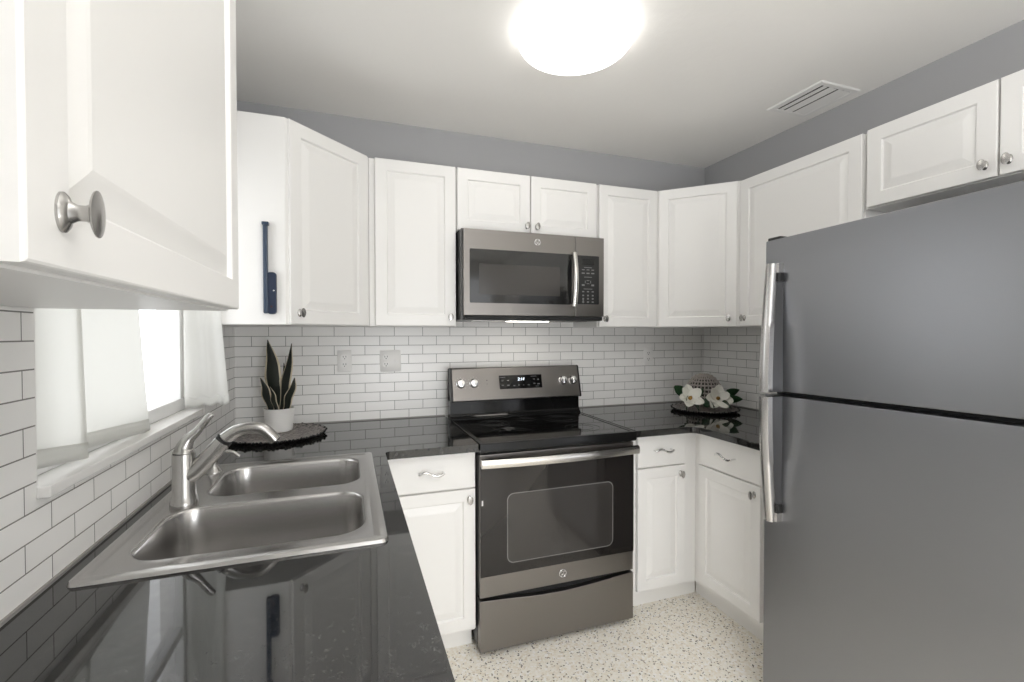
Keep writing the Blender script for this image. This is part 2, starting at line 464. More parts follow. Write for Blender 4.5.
# corner cabinet at the window wall: five-sided body with a diagonal door
def penta(local_pts, ht):
    return MB().prism(local_pts, 2, 0, ht)
def diag(label, cx, sgn, knob_left, x_extra=0):
    """corner cabinet; cx = wall corner x; sgn=+1 body grows to +x"""
    a = math.radians(45 * sgn)
    p0 = Vector((.310, -.612)) if sgn > 0 else Vector((W - .612, -.310))
    p1 = Vector((.612, -.310)) if sgn > 0 else Vector((W - .316, -.608))
    L = (p1 - p0).length
    rot = a
    loc = (p0.x, p0.y, ZB)
    inv = Matrix.Rotation(-rot, 2)
    def loc2(x, y):
        q = inv @ (Vector((x, y)) - p0); return (q.x, q.y)
    if sgn > 0:
        w2 = [(.0, 0), (0, -.612), (.296, -.612), (.612, -.296), (.612, 0)]
    else:
        w2 = [(W, 0), (W - .612, 0), (W - .612, -.296), (W - .296, -.612), (W, -.612)]
    body = penta([loc2(*p) for p in w2], HT)
    return wall_cabinet(label, loc, rot, L, HT, 0, [(.004, L - .006, (.044 if knob_left else L - .048))], body=body)
diag('white corner wall cabinet with diagonal door, its plain side holding the navy gadget', 0, 1, True)
diag('white corner wall cabinet with diagonal door above the flowers', W, -1, False)
def on_back(label, x0, x1, z0, z1, doors, wd_body=None):
    return wall_cabinet(label, (x0, YF, z0), 0, x1 - x0, z1 - z0, -YF, [(a - x0, b_ - x0, k - x0) for a, b_, k in doors])
on_back('white single-door wall cabinet on the plant side of the microwave', .614, 1.026, ZB, ZT, [(.640, 1.023, .995)])
on_back('white low double-door wall cabinet directly above the microwave', 1.028, 1.822, 1.884, ZT, [(1.031, 1.417, 1.398), (1.423, 1.808, 1.455)])
on_back('white single-door wall cabinet between the microwave and the corner cabinet above the flowers', 1.824, 2.206, ZB, ZT, [(1.827, 2.203, 1.862)])
XR = W - .316
def on_right(label, y0, y1, z0, z1, doors):
    return wall_cabinet(label, (XR, y1, z0), -PI / 2, y1 - y0, z1 - z0, .316, [(y1 - a, y1 - b_, y1 - k) for a, b_, k in doors])
on_right('white tall wide-door wall cabinet beside the fridge top', -1.246, -.614, ZB, ZT - .006, [(-.618, -1.243, -.650)])
on_right('white low double-door wall cabinet directly above the fridge', -2.085, -1.248, 1.878, ZT - .001, [(-1.262, -1.664, -1.634), (-1.670, -2.072, -1.694)])

def base_cabinet(label, loc, rot, wd, depth, drawer, door, knob_x, toe_x=0, toe_x0=0, body_x0=0, toe=.078, zsplit=.717, zbot=.115, name='base_cabinet'):
    t_ = thing(name, label, 'cabinet', loc, rot, None, world=False)
    mb = MB()
    mb.box(body_x0, wd, .020, depth, .098, .882)
    mb.box(toe_x0, wd + toe_x, toe, depth, 0, .098)
    obj('body', mb, white, t_, bevel=.001)
    if drawer:
        d = obj('drawer', slab_door(drawer[0], drawer[1], zsplit + .003, .879), white, t_, smooth=False)
        wave_pull((drawer[0] + drawer[1]) / 2 + drawer[2], .800, d)
    for (a, b_), kx in zip(door, knob_x):
        d = obj('door', raised_door(a, b_, zbot, (zsplit - .003) if drawer else .879, .050), white, t_, smooth=False)
        knob(kx, .672 if drawer else .83, d)
    return t_
base_cabinet('white base cabinet with drawer and door between sink run and range', (.655, -.665, 0), 0, .372, .655, (.004, .371, -.005), [(.004, .371)], [.345], body_x0=-.036, toe_x0=-.110)
base_cabinet('white narrow base cabinet with drawer and door just beyond the range', (1.799, -.665, 0), 0, .396, .655, (.036, .318, .0), [(.036, .318)], [.286], toe_x=.050)
base_cabinet('white base cabinet with drawer and door beside the fridge', (2.175, -.645, 0), -PI / 2, .615, .640, (.042, .417, 0), [(.042, .417)], [.384], toe_x0=-.062, zbot=.130)
# sink run (its fronts look at the fridge)
for nm, y0, y1, dw, dr in (('white sink base cabinet with two doors under the steel sink', -1.56, -.648, [(.004, .417), (.423, .836)], None),
                          ('white base cabinet under the counter end nearest the camera', -2.30, -1.57, [(.004, .362), (.368, .726)], None)):
    t_ = thing('base_cabinet', nm, 'cabinet', (.615, y0, 0), PI / 2, None, world=False)
    wd = y1 - y0
    mb = MB()
    mb.box(0, wd, .020, .038, .098, .882); mb.box(0, .018, .038, .60, .098, .882); mb.box(wd - .018, wd, .038, .60, .098, .882)
    mb.box(.018, wd - .018, .038, .60, .098, .116); mb.box(.018, wd - .018, .585, .60, .116, .882); mb.box(0, wd, .08, .60, 0, .098)
    obj('body', mb, white, t_, bevel=.001)
    for i, (a, b_) in enumerate(dw):
        d = obj('door', raised_door(a, b_, .115, .879, .055), white, t_, smooth=False)
        knob(b_ - .03 if i == 0 else a + .03, .83, d)

# ---------------------------------------------------------------- worktops
SX0, SX1, SY0, SY1 = .034, .604, -1.524, -.722       # sink outline
def slab(cells_x, cells_y, keep, z0, z1, m_, label, loc, extra=None):
    mb = MB(); bm = mb.bm; vt = {}
    def V(i, j, z):
        k = (i, j, z)
        if k not in vt: vt[k] = bm.verts.new((cells_x[i], cells_y[j], z))
        return vt[k]
    nx, ny = len(cells_x) - 1, len(cells_y) - 1
    K = {(i, j) for i in range(nx) for j in range(ny) if keep((cells_x[i] + cells_x[i + 1]) / 2, (cells_y[j] + cells_y[j + 1]) / 2)}
    for i, j in K:
        bm.faces.new((V(i, j, z1), V(i + 1, j, z1), V(i + 1, j + 1, z1), V(i, j + 1, z1)))
        bm.faces.new((V(i, j + 1, z0), V(i + 1, j + 1, z0), V(i + 1, j, z0), V(i, j, z0)))
        for (di, dj), (a, b_) in (((0, -1), ((i, j), (i + 1, j))), ((1, 0), ((i + 1, j), (i + 1, j + 1))), ((0, 1), ((i + 1, j + 1), (i, j + 1))), ((-1, 0), ((i, j + 1), (i, j)))):
            if (i + di, j + dj) not in K:
                bm.faces.new((V(*a, z0), V(*b_, z0), V(*b_, z1), V(*a, z1)))
    if extra: extra(bm)
    bmesh.ops.dissolve_limit(bm, angle_limit=.01, verts=bm.verts, edges=bm.edges)
    return mb
CX, CYF = .652, -.712
def round_corner(x, y, r):
    def f(bm):
        es = [e for e in bm.edges if all(abs(v.co.x - x) < 1e-4 and abs(v.co.y - y) < 1e-4 for v in e.verts)]
        bmesh.ops.bevel(bm, geom=es, offset=r, segments=5, affect='EDGES', profile=.5)
    return f
cut = .012
mb = slab([.001, SX0 + cut, SX1 - cut, CX, 1.027], [-2.935, SY0 + cut, SY1 - cut, CYF, -.001],
          lambda x, y: (x < CX or y > CYF) and not (SX0 + cut < x < SX1 - cut and SY0 + cut < y < SY1 - cut), .882, CT, granite, '', None, round_corner(CX, CYF, .022))
single('countertop', mb, granite, 'polished black granite countertop holding the sink along the window wall', 'countertop', (.3, -1.6, .882), bevel=.004, seg=3)
RX = 2.135
mb = slab([1.796, RX, W - .001], [-1.262, CYF, -.001], lambda x, y: x > RX or y > CYF, .882, CT, granite, '', None, round_corner(RX, CYF, .05))
single('countertop', mb, granite, 'polished black granite countertop under the flowers, between range and fridge', 'countertop', (2.45, -.4, .882), bevel=.004, seg=3)

# ---------------------------------------------------------------- sink
sk = thing('kitchen_sink', 'double-bowl stainless steel drop-in sink set in black granite below the window', 'sink', (.32, -1.126, .914))
NB = (.090, .560, -1.466, -1.154, .072)
FB = (.134, .558, -1.092, -.776, .072)
DZ0 = .9205
mb = MB(); bm = mb.bm
outer = [rrect(SX0 + i, SX1 - i, SY0 + i, SY1 - i, max(.018 - i, .004), 5) for i in (0, .003, .010, .024, .030)]
zz = [CT + .0005, .9215, .9235, .9225, DZ0]
ov = [[bm.verts.new((x, y, z)) for x, y in o_] for o_, z in zip(outer, zz)]
for a, b_ in zip(ov, ov[1:]):
    for i in range(len(a)):
        j = (i + 1) % len(a); bm.faces.new((a[i], a[j], b_[j], b_[i]))
inner = []
for B in (NB, FB):
    inner.append([bm.verts.new((x, y, DZ0)) for x, y in rrect(*B[:4], B[4], 8)])
es = []
for lp in [ov[-1]] + inner:
    for i in range(len(lp)):
        a, b_ = lp[i], lp[(i + 1) % len(lp)]
        e = bm.edges.get((a, b_)) or bm.edges.new((a, b_)); es.append(e)
bmesh.ops.triangle_fill(bm, use_beauty=True, use_dissolve=True, edges=es)
obj('deck', mb, sink_steel, sk, ang=50)
for B in (NB, FB):
    x0, x1, y0, y1, r = B
    mb = MB(); ls = []
    prof = [(0, DZ0), (.003, DZ0 - .0008), (.006, DZ0 - .004), (.008, DZ0 - .010), (.012, .80), (.016, .765), (.024, .748), (.038, .739), (.060, .735)]
    for ins, z in prof:
        ls.append([(x, y, z) for x, y in rrect(x0 + ins, x1 - ins, y0 + ins, y1 - ins, max(r - ins * .6, .02), 8)])
    cx, cy = (x0 + x1) / 2, (y0 + y1) / 2
    k = len(ls[0])
    ls.append([(cx + .045 * math.cos(math.atan2(p[1] - cy, p[0] - cx)), cy + .045 * math.sin(math.atan2(p[1] - cy, p[0] - cx)), .731) for p in ls[0]])
    mb.loops(ls, False, True)
    bw = obj('bowl', mb, sink_steel, sk, ang=60)
    mb = MB().lathe([(.044, 0), (.044, .003), (.038, .004), (.034, -.004 + .004), (.02, .001), (.006, .002), (.006, .008), (0, .009)], (cx, cy, .7315), (0, 0, 1), 28)
    obj('drain', mb, chrome, bw)

# faucet
fx, fy = .108, -1.128
fc = thing('kitchen_faucet', 'brushed nickel single-lever faucet standing on the sink ledge below the window', 'faucet', (fx, fy, .9205))
mb = MB().lathe([(.0325, 0), (.0325, .010), (.0300, .014), (.0290, .022), (.0270, .026), (.0262, .134), (.0255, .137)], (fx, fy, .9205), (0, 0, 1), 32)
obj('body', mb, nickel, fc, ang=50)
mb = MB()
path = bez([(fx + .003, fy, .992), (.138, fy, 1.012), (.172, fy, 1.050), (.200, fy, 1.084)], 8)
mb.tube(path, [.0225, .0230, .0235, .0240, .0240] + [.0240 - .00015 * i for i in range(len(path) - 5)], 18)
obj('spout_base', mb, nickel, fc, ang=60)
mb = MB().tube([(.1985, fy, 1.0822), (.2035, fy, 1.0885)], .0215, 18); obj('swivel_ring', mb, black_plastic, fc)
path = bez([(.203, fy, 1.088), (.232, fy, 1.108), (.262, fy, 1.114), (.292, fy, 1.110), (.315, fy, 1.090), (.326, fy, 1.075)], 8)
sp_o = obj('spout', MB().tube(path, [.0185 - .0035 * i / len(path) for i in range(len(path))], 18), nickel, fc, ang=60)
obj('spray_face', MB().lathe([(.0145, 0), (.0145, .003), (0, .003)], path[-1] - Vector((0, 0, 0)), (.62, 0, -.78), 18), black_plastic, sp_o)
obj('seam', MB().lathe([(.0240, 0), (.0240, .0035), (.02, .0035)], (fx, fy, 1.0565), (0, 0, 1), 24), dark_gap, fc)
mb = MB()
path = bez([(.1085, fy, 1.0595), (.110, fy, 1.074), (.120, fy, 1.094), (.138, fy, 1.112), (.153, fy, 1.132), (.166, fy, 1.150), (.176, fy, 1.157)], 8)
N = len(path)
def lr(i):
    t_ = i / (N - 1)
    return .0192 * (1 - t_) ** 2.1 + .0066 + (.002 * math.sin(PI * min(1, max(0, (t_ - .6) / .4))))
mb.tube(path, [min(.0265, lr(i)) * (1 if i < N - 2 else .75) for i in range(N)], 16)
obj('lever', mb, nickel, fc, ang=70)
# soap dispenser
dx, dy = .103, -.822
sd = thing('soap_dispenser', 'small brushed nickel soap dispenser at the far corner of the sink ledge', 'soap dispenser', (dx, dy, .9205))
obj('base', MB().lathe([(.025, 0), (.025, .003), (.020, .008), (.014, .022), (.010, .036), (.009, .052)], (dx, dy, .9205), (0, 0, 1), 24), nickel, sd, ang=50)
obj('spout', MB().tube(bez([(dx, dy, .968), (dx + .006, dy, .982), (dx + .03, dy, .987), (dx + .055, dy, .982), (dx + .074, dy, .967)], 6), [.007] + [.0058] * 24, 12), nickel, sd)

# ---------------------------------------------------------------- monogram badge (ring with a curling script monogram)
def badge(parent, cx, cz, y, r):
    mb = MB()
    mb.tube([(cx + r * .9 * math.cos(2 * PI * i / 32), y - .0010, cz + r * .9 * math.sin(2 * PI * i / 32)) for i in range(33)], r * .11, 8, False)
    def curl(pts, rad): mb.tube([(cx + px * r, y - .0014, cz + pz * r) for px, pz in pts], rad, 6)
    # script G and E
    curl([(-.02, .45), (-.22, .52), (-.42, .38), (-.52, .1), (-.45, -.2), (-.25, -.34), (-.06, -.22), (-.02, .02), (-.18, .02)], r * .085)
    curl([(-.02, .02), (-.03, -.3), (-.16, -.55), (-.36, -.52)], r * .07)
    curl([(.5, .42), (.32, .52), (.15, .38), (.17, .15), (.36, .06), (.16, -.04), (.08, -.28), (.24, -.48), (.46, -.36), (.54, -.18)], r * .085)
    for k in range(4):
        a = k * PI / 2 + .4
        curl([(.72 * math.cos(a + q * .28), .72 * math.sin(a + q * .28) * (1 - .02 * q)) for q in range(4)], r * .07)
    obj('badge', mb, chrome, parent, ang=60)
def text_mesh(body, size, place, m_, parent, name, rx=PI / 2, shear=0., bold=.0):
    cu = bpy.data.curves.new(name, 'FONT'); cu.body = body; cu.size = size; cu.align_x = 'CENTER'; cu.align_y = 'CENTER'; cu.extrude = .0004; cu.shear = shear; cu.offset = bold
    tmp = bpy.data.objects.new('text_tmp', cu); C.objects.link(tmp)
    dg = bpy.context.evaluated_depsgraph_get(); dg.update()
    me = bpy.data.meshes.new_from_object(tmp.evaluated_get(dg))
    bpy.data.objects.remove(tmp); bpy.data.curves.remove(cu)
    mb = MB(); mb.bm.from_mesh(me); bpy.data.meshes.remove(me)
    mb.xf(Matrix.Translation(place) @ Matrix.Rotation(rx, 4, 'X'))
    return obj(name, mb, m_, parent, smooth=False)

# ---------------------------------------------------------------- range
RX0, RX1 = 1.0325, 1.7895
rg = thing('range', 'freestanding slate-grey electric range with black glass cooktop and oven', 'range', (1.411, -.36, 0))
mb = MB()
mb.box(RX0 + .002, RX1 - .002, -.655, -.066, .035, .872)
obj('body', mb, black_plastic, rg, bevel=.003)
# cooktop: frame with a slightly recessed glass
CZ = .9155
mb = MB()
def L(i, z): return [(RX0 + i, -.722 + i, z), (RX1 - i, -.722 + i, z), (RX1 - i, -.126 - i, z), (RX0 + i, -.126 - i, z)]
mb.loops([L(.004, .872), L(0, .878), L(0, CZ - .005), L(.002, CZ - .001), L(.006, CZ), L(.020, CZ), L(.023, CZ - .0025)])
ck = obj('cooktop', mb, mat('black_enamel', (.007, .007, .007), .2, ior=1.35), rg, ang=30)
mb = MB(); mb.box(RX0 + .022, RX1 - .022, -.70, -.148, CZ - .006, CZ - .0020); obj('glass_top', mb, glass_black, ck, smooth=False)
burn = mat('burner_ring_print', (.045, .045, .045), .15)
for bx, by, br in ((1.235, -.545, .105), (1.600, -.545, .085), (1.225, -.295, .075), (1.600, -.295, .098), (1.411, -.255, .05)):
    mb = MB()
    for rr in (br, br * .62):
        mb.tube([(bx + rr * math.cos(2 * PI * i / 48), by + rr * math.sin(2 * PI * i / 48), CZ - .0020) for i in range(49)], .0009, 6, False)
    obj('burner', mb, burn, ck, smooth=False)
# backguard
GX0, GX1 = 1.0295, 1.7950
mb = MB()
mb.prism([(-.066, .872), (-.150, .872), (-.154, .918), (-.140, .930), (-.130, .945), (-.127, 1.026), (-.097, 1.054), (-.084, 1.172), (-.066, 1.177)], 0, GX0, GX1)
bgd = obj('backguard', mb, mat('black_gloss_enamel', (.007, .007, .007), .10, ior=1.33), rg, bevel=.002)
PA, PB = Vector((0, -.166, 1.016)), Vector((0, -.124, 1.182))     # panel face, bottom and top
mb = MB(); mb.prism([(PA.y, PA.z), (PA.y + .004, PA.z - .006), (-.092, 1.014), (-.067, 1.014), (-.067, 1.180), (-.108, 1.188), (PB.y + .006, 1.186), (PB.y, PB.z)], 0, GX0 + .010, GX1 - .010)
pn = obj('control_panel', mb, slate, rg, bevel=.002)
for xa, xb in ((GX0, GX0 + .010), (GX1 - .010, GX1)):
    mb = MB(); mb.prism([(PA.y + .001, PA.z - .002), (PA.y + .006, PA.z - .008), (-.067, 1.010), (-.067, 1.182), (-.108, 1.1885), (PB.y + .006, 1.187), (PB.y + .001, PB.z + .001)], 0, xa, xb)
    obj('end_cap', mb, black_plastic, rg, bevel=.002)
nrm = Vector((0, -(PB.z - PA.z), PB.y - PA.y)).normalized()      # outward and a little up
nrm = Vector((0, -abs(nrm.y), abs(nrm.z)))
tilt = math.atan2(abs(nrm.z), abs(nrm.y))
def on_panel(x, z, off=0):
    t_ = (z - PA.z) / (PB.z - PA.z)
    return Vector((x, PA.y + (PB.y - PA.y) * t_, z)) + nrm * off
for kx in (1.084, 1.156, 1.684, 1.746):
    mb = MB().lathe([(.0245, 0), (.0245, .004), (.0215, .006), (.0205, .018), (.0185, .0225), (.012, .0235), (0, .0235)], on_panel(kx, 1.104), nrm, 28)
    kn = obj('knob', mb, chrome, pn, ang=40)
    mb = MB(); mb.box(-.0045, .0045, -.029, -.018, -.0195, .0195); mb.bevel(.002)
    mb.xf(Matrix.Translation(on_panel(kx, 1.104)) @ Matrix.Rotation(-tilt, 4, 'X'))
    obj('grip', mb, chrome, kn)
    mb = MB()
    for a in range(-130, 131, 26):
        px, pz = .034 * math.sin(math.radians(a)), .034 * math.cos(math.radians(a))
        mb.lathe([(.0016, 0), (.0016, .0004), (0, .0005)], on_panel(kx + px, 1.104 + pz), nrm, 8)
    obj('dial_marks', mb, print_white, pn)
mb = MB(); mb.lathe([(.003, 0), (.003, .0006), (0, .0006)], on_panel(1.230, 1.118), nrm, 12); mb.lathe([(.0022, 0), (.0022, .0006), (0, .0006)], on_panel(1.230, 1.099), nrm, 12)
obj('indicator', mb, slot_dark, pn)
mb = MB(); mb.prism([(-.004, 0), (.001, 0), (.001, .076), (-.004, .076)], 0, 1.300, 1.553)
mb.xf(Matrix.Translation(on_panel(0, 1.068)) @ Matrix.Rotation(-tilt, 4, 'X'))
dsp = obj('display', mb, glass_black, pn, bevel=.002)
text_mesh('2:14', .023, on_panel(1.426, 1.118, .0046), clock_lit, dsp, 'clock_digits', PI / 2 - tilt, .2, .0006)
mb = MB()
for kx, kz, kw, kh in ((1.318, 1.135, .035, .0035), (1.318, 1.118, .012, .005), (1.350, 1.118, .012, .005), (1.318, 1.092, .014, .005), (1.350, 1.092, .014, .006), (1.385, 1.089, .011, .005),
                       (1.412, 1.091, .006, .005), (1.440, 1.091, .006, .004), (1.470, 1.091, .010, .006), (1.503, 1.137, .035, .003), (1.505, 1.121, .010, .006), (1.530, 1.119, .010, .007),
                       (1.505, 1.097, .012, .006), (1.530, 1.094, .015, .006), (1.522, 1.082, .020, .003)):
    p = on_panel(kx, kz - .005, .0043)
    q = MB(); q.box(-kw / 2, kw / 2, -.0004, .0004, -kh / 2, kh / 2)
    q.xf(Matrix.Translation(p) @ Matrix.Rotation(-tilt, 4, 'X'))
    tmpm = bpy.data.meshes.new('tmp'); q.bm.to_mesh(tmpm); q.bm.free(); mb.bm.from_mesh(tmpm); bpy.data.meshes.remove(tmpm)
obj('lettering', mb, mat('dim_legend', (.11, .11, .11), .5), dsp, smooth=False)
# strip under the cooktop, oven door, drawer
OX0, OX1, OY = RX0 + .004, RX1 - .002, -.700
mb = MB(); mb.box(OX0, OX1, OY + .002, -.655, .255, .862)
dr = obj('oven_door', mb, slate, rg, bevel=.003)
mb = MB(); mb.box(OX0 + .001, OX1 - .001, OY - .003, OY + .004, .345, .815)
gd = obj('door_glass', mb, glass_oven, dr, bevel=.0015)
mb = MB()
ring_o, ring_i = rrect(1.155, 1.675, .388, .690, .03), rrect(1.159, 1.671, .392, .686, .027)
mb.loops([[(x, OY - .0034, z) for x, z in ring_o], [(x, OY - .0034, z) for x, z in ring_i]], False, False)
obj('window_line', mb, oven_line, gd, smooth=False)
mb = MB(); mb.loops([[(x, OY - .0032, z) for x, z in ring_i]], False, True) if False else mb.bm.faces.new([mb.bm.verts.new((x, OY - .0033, z)) for x, z in ring_i])
obj('inner_window', mb, oven_inner, gd, smooth=False)
mb = MB(); mb.box(1.043, 1.049, OY - .0040, OY - .0030, .650, .672); obj('sticker', mb, sticker, gd, smooth=False)
# bowed handle bar
pts = [(OX0 - .001 + (OX1 - OX0 + .006) * i / 20, OY - .030 - .022 * math.sin(PI * i / 20), .832) for i in range(21)]
mb = MB(); ls = []
for p in pts:
    x, y, z = p
    ls.append([(x, y + b_, z + c) for b_, c in ((-.010, -.016), (-.013, -.006), (-.013, .008), (-.008, .018), (.004, .020), (.010, .012), (.010, -.012), (.002, -.019))])
mb.loops(ls); 
for xa in (OX0 + .004, OX1 - .026): mb.box(xa, xa + .022, OY - .034, OY + .004, .820, .846)
obj('handle', mb, bright_steel, dr, ang=50)
badge(dr, 1.418, .301, OY - .0015 + .001, .0185)
mb = MB()
def dz(x):
    t_ = (x - OX0) / (OX1 - OX0); return .243 - .022 * math.sin(PI * t_) ** 1.5
n_ = 24
tops = [(OX0 + (OX1 - OX0) * i / n_) for i in range(n_ + 1)]
mb.prism([(OX0, .022), (OX1, .022)] + [(x, dz(x)) for x in reversed(tops)], 1, OY, -.655)
obj('storage_drawer', mb, slate, rg, bevel=.003)
mb = MB(); mb.box(OX0 + .004, OX1 - .004, -.672, -.650, .20, .262); obj('drawer_recess', mb, dark_gap, rg, smooth=False)
for xx in (RX0 + .045, RX1 - .045):
    for yy in (-.640, -.08): obj('foot', MB().lathe([(.020, 0), (.020, .014), (.010, .018), (.010, .04)], (xx, yy, 0), (0, 0, 1), 16), rubber, rg)

# ---------------------------------------------------------------- microwave
MX0, MX1, MZ0, MZ1, MY = 1.041, 1.803, 1.462, 1.878, -.400
mw = thing('microwave', 'slate-grey over-the-range microwave mounted above the range', 'microwave', (1.42, -.2, 1.44))
mb = MB(); mb.box(MX0 - .006, MX1 - .002, -.372, -.005, 1.440, MZ1 + .004); obj('body', mb, mat('microwave_case', (.10, .10, .10), .35, .6), mw, bevel=.002)
DXs = 1.634
mb = MB(); mb.box(MX0, DXs - .001, MY, -.373, MZ0, MZ1)
md = obj('door', mb, slate, mw, bevel=.003)
mb = MB(); mb.prism(rrect(1.070, 1.612, 1.522, 1.782, .006, 3), 1, MY - .0025, MY + .003); gl_ = obj('door_glass', mb, glass_mw, md, bevel=.001)
mb = MB(); mb.prism(rrect(1.115, 1.545, 1.563, 1.712, .004, 3), 1, MY - .0029, MY - .002); obj('mesh_screen', mb, mw_screen, gl_, smooth=False)
pts = [(1.618, MY - .022 - .018 * math.sin(PI * i / 16), 1.512 + .278 * i / 16) for i in range(17)]
mb = MB(); ls = []
for x, y, z in pts: ls.append([(x + a, y + b_, z) for a, b_ in ((-.014, -.002), (-.010, -.009), (0, -.012), (.010, -.009), (.014, -.002), (.012, .006), (-.012, .006))])
mb.loops(ls)
for z in (1.512, 1.772): mb.box(1.608, 1.628, MY - .026, MY + .003, z, z + .018)
obj('handle', mb, bright_steel, md, ang=50)
badge(md, 1.421, 1.832, MY + .0002, .0165)
mb = MB(); mb.box(DXs + .001, MX1, MY, -.373, MZ0, MZ1); mc = obj('control_section', mb, slate, mw, bevel=.003)
mb = MB(); mb.prism(rrect(1.642, 1.772, 1.526, 1.780, .005, 3), 1, MY - .0025, MY + .003); kp = obj('keypad', mb, black_plastic, mc, bevel=.001)
mb = MB(); mb.box(1.672, 1.742, MY - .003, MY - .002, 1.732, 1.762); obj('display', mb, glass_black, kp, smooth=False)
mb = MB()
def key(x, z, kw, kh): mb.box(x - kw / 2, x + kw / 2, MY - .0030, MY - .0022, z - kh / 2, z + kh / 2)
key(1.706, 1.718, .045, .003)
for i in range(3):
    x = 1.678 + .028 * i
    key(x, 1.706, .016, .004); key(x, 1.688, .018, .006)
    key(x, 1.592, .012, .006); key(x, 1.572, .010, .008); key(x, 1.555, .010, .008); key(x, 1.538, .012, .007)
key(1.706, 1.668, .045, .003); key(1.706, 1.606, .05, .003)
for x in (1.678, 1.734): key(x, 1.626, .016, .009)
key(1.706, 1.650, .016, .003); key(1.706, 1.634, .016, .003); key(1.690, 1.643, .003, .014); key(1.722, 1.643, .003, .014)
key(1.678, 1.543, .006, .022)
obj('lettering', mb, mat('keypad_legend', (.22, .22, .22), .5), kp, smooth=False)
mb = MB(); mb.box(MX0 + .004, MX1 - .006, MY + .006, -.30, 1.441, MZ0 - .001); obj('vent_grille', mb, dark_gap, mw, bevel=.002)
mb = MB(); mb.prism([(1.10, -.33), (1.74, -.33), (1.70, -.12), (1.14, -.12)], 2, 1.4365, 1.4405); bp_ = obj('bottom_plate', mb, nickel, mw, bevel=.001)
mb = MB(); mb.box(1.30, 1.52, -.318, -.262, 1.4350, 1.4370); obj('lamp_cover', mb, mw_lamp, bp_, smooth=False)

# ---------------------------------------------------------------- fridge
FX, FY0, FY1, FT = 1.930, -2.058, -1.296, 1.700
fg = thing('refrigerator', 'grey stainless top-freezer refrigerator with two curved bar handles', 'refrigerator', (2.37, -1.68, 0))
mb = MB(); mb.box(FX + .062, W - .03, FY0 + .006, FY1 - .006, .045, FT - .012)
obj('case', mb, mat('grey_case_paint', (.10, .10, .105), .4), fg, bevel=.004)
mb = MB(); mb.box(FX + .050, FX + .066, FY0 + .012, FY1 - .012, .07, FT - .02); obj('gasket', mb, dark_gap, fg, smooth=False)
def fdoor(name, z0, z1):
    mb = MB()
    prof = [(FX + .052, FY1), (FX + .052, FY0)]
    k = 14
    pts = [(FX + .052, FY1), (FX + .012, FY1), (FX + .003, FY1 - .003)]
    pts += [(FX + .000 + 0, FY1 - .012)] + [(FX, FY0 + .012), (FX + .003, FY0 + .003), (FX + .012, FY0), (FX + .052, FY0)]
    mb.prism(pts, 2, z0, z1)
    for v in mb.bm.verts: v.co.z -= (v.co.y - FY1) * .0150        # the doors hang a little out of level
    return obj(name, mb, fridge_steel, fg, bevel=.003)
ZS = 1.163
fz = fdoor('freezer_door', ZS + .008, FT)
fd = fdoor('fridge_door', .085, ZS - .008)
web_grey = mat('handle_web_grey', (.06, .06, .062), .35, .5)
def fhandle(parent, z_end, z_mid):
    mb = MB(); ls = []
    k = 20
    for i in range(k + 1):
        t_ = i / k                                   # 0 at the far end, 1 at the door split
        z = z_end + (z_mid - z_end) * t_
        off = .026 + .027 * math.sin(PI / 2 * t_) ** 1.0
        x = FX - off; y = -1.352
        hw = .0165 + .003 * t_
        ls.append([(x + a, y + b_ * hw, z) for a, b_ in ((-.016, -.6), (-.018, .0), (-.016, .7), (-.010, 1), (.010, 1), (.016, .6), (.016, -.6), (.010, -1), (-.010, -1))])
    mb.loops(ls)
    wb = MB(); ls = []
    for i in range(k + 1):
        t_ = .02 + .98 * i / k; z = z_end + (z_mid - z_end) * t_
        off = .026 + .027 * math.sin(PI / 2 * t_)
        ls.append([(FX - off + .010, -1.346, z), (FX - off + .010, -1.366, z), (FX + .003, -1.374, z), (FX + .003, -1.340, z)])
    wb.loops(ls); obj('handle_web', wb, web_grey, parent, ang=40)
    zz0, zz1 = sorted((z_end, z_end + (z_mid - z_end) * .07))
    mb.box(FX - .022, FX + .004, -1.374, -1.340, zz0, zz1)
    obj('handle', mb, fr_handle, parent, ang=50)
    zz0, zz1 = sorted((z_end + (z_mid - z_end) * .07, z_end + (z_mid - z_end) * .14))
    mb = MB(); mb.box(FX - .020, FX + .004, -1.378, -1.344, zz0, zz1); obj('handle_cap', mb, black_plastic, parent, bevel=.003)
    zz0, zz1 = sorted((z_mid, z_mid + (z_end - z_mid) * .05))
    mb = MB(); mb.box(FX - .050, FX + .004, -1.365, -1.341, zz0 , zz1); obj('handle_post', mb, fr_handle, parent, bevel=.003)
fhandle(fz, 1.612, ZS + .008)
fhandle(fd, .722, ZS - .008)
mb = MB(); mb.box(FX + .010, FX + .075, FY1 - .055, FY1 - .004, FT, FT + .012); obj('hinge_cover', mb, black_plastic, fg, bevel=.003)
mb = MB(); mb.box(FX + .03, FX + .06, FY0 + .02, FY1 - .02, .02, .08); obj('base_grille', mb, black_plastic, fg, bevel=.003)
for yy in (FY0 + .06, FY1 - .06):
    for xx in (FX + .10, W - .10): obj('foot', MB().lathe([(.02, 0), (.02, .02), (.012, .046)], (xx, yy, 0), (0, 0, 1), 14), rubber, fg)

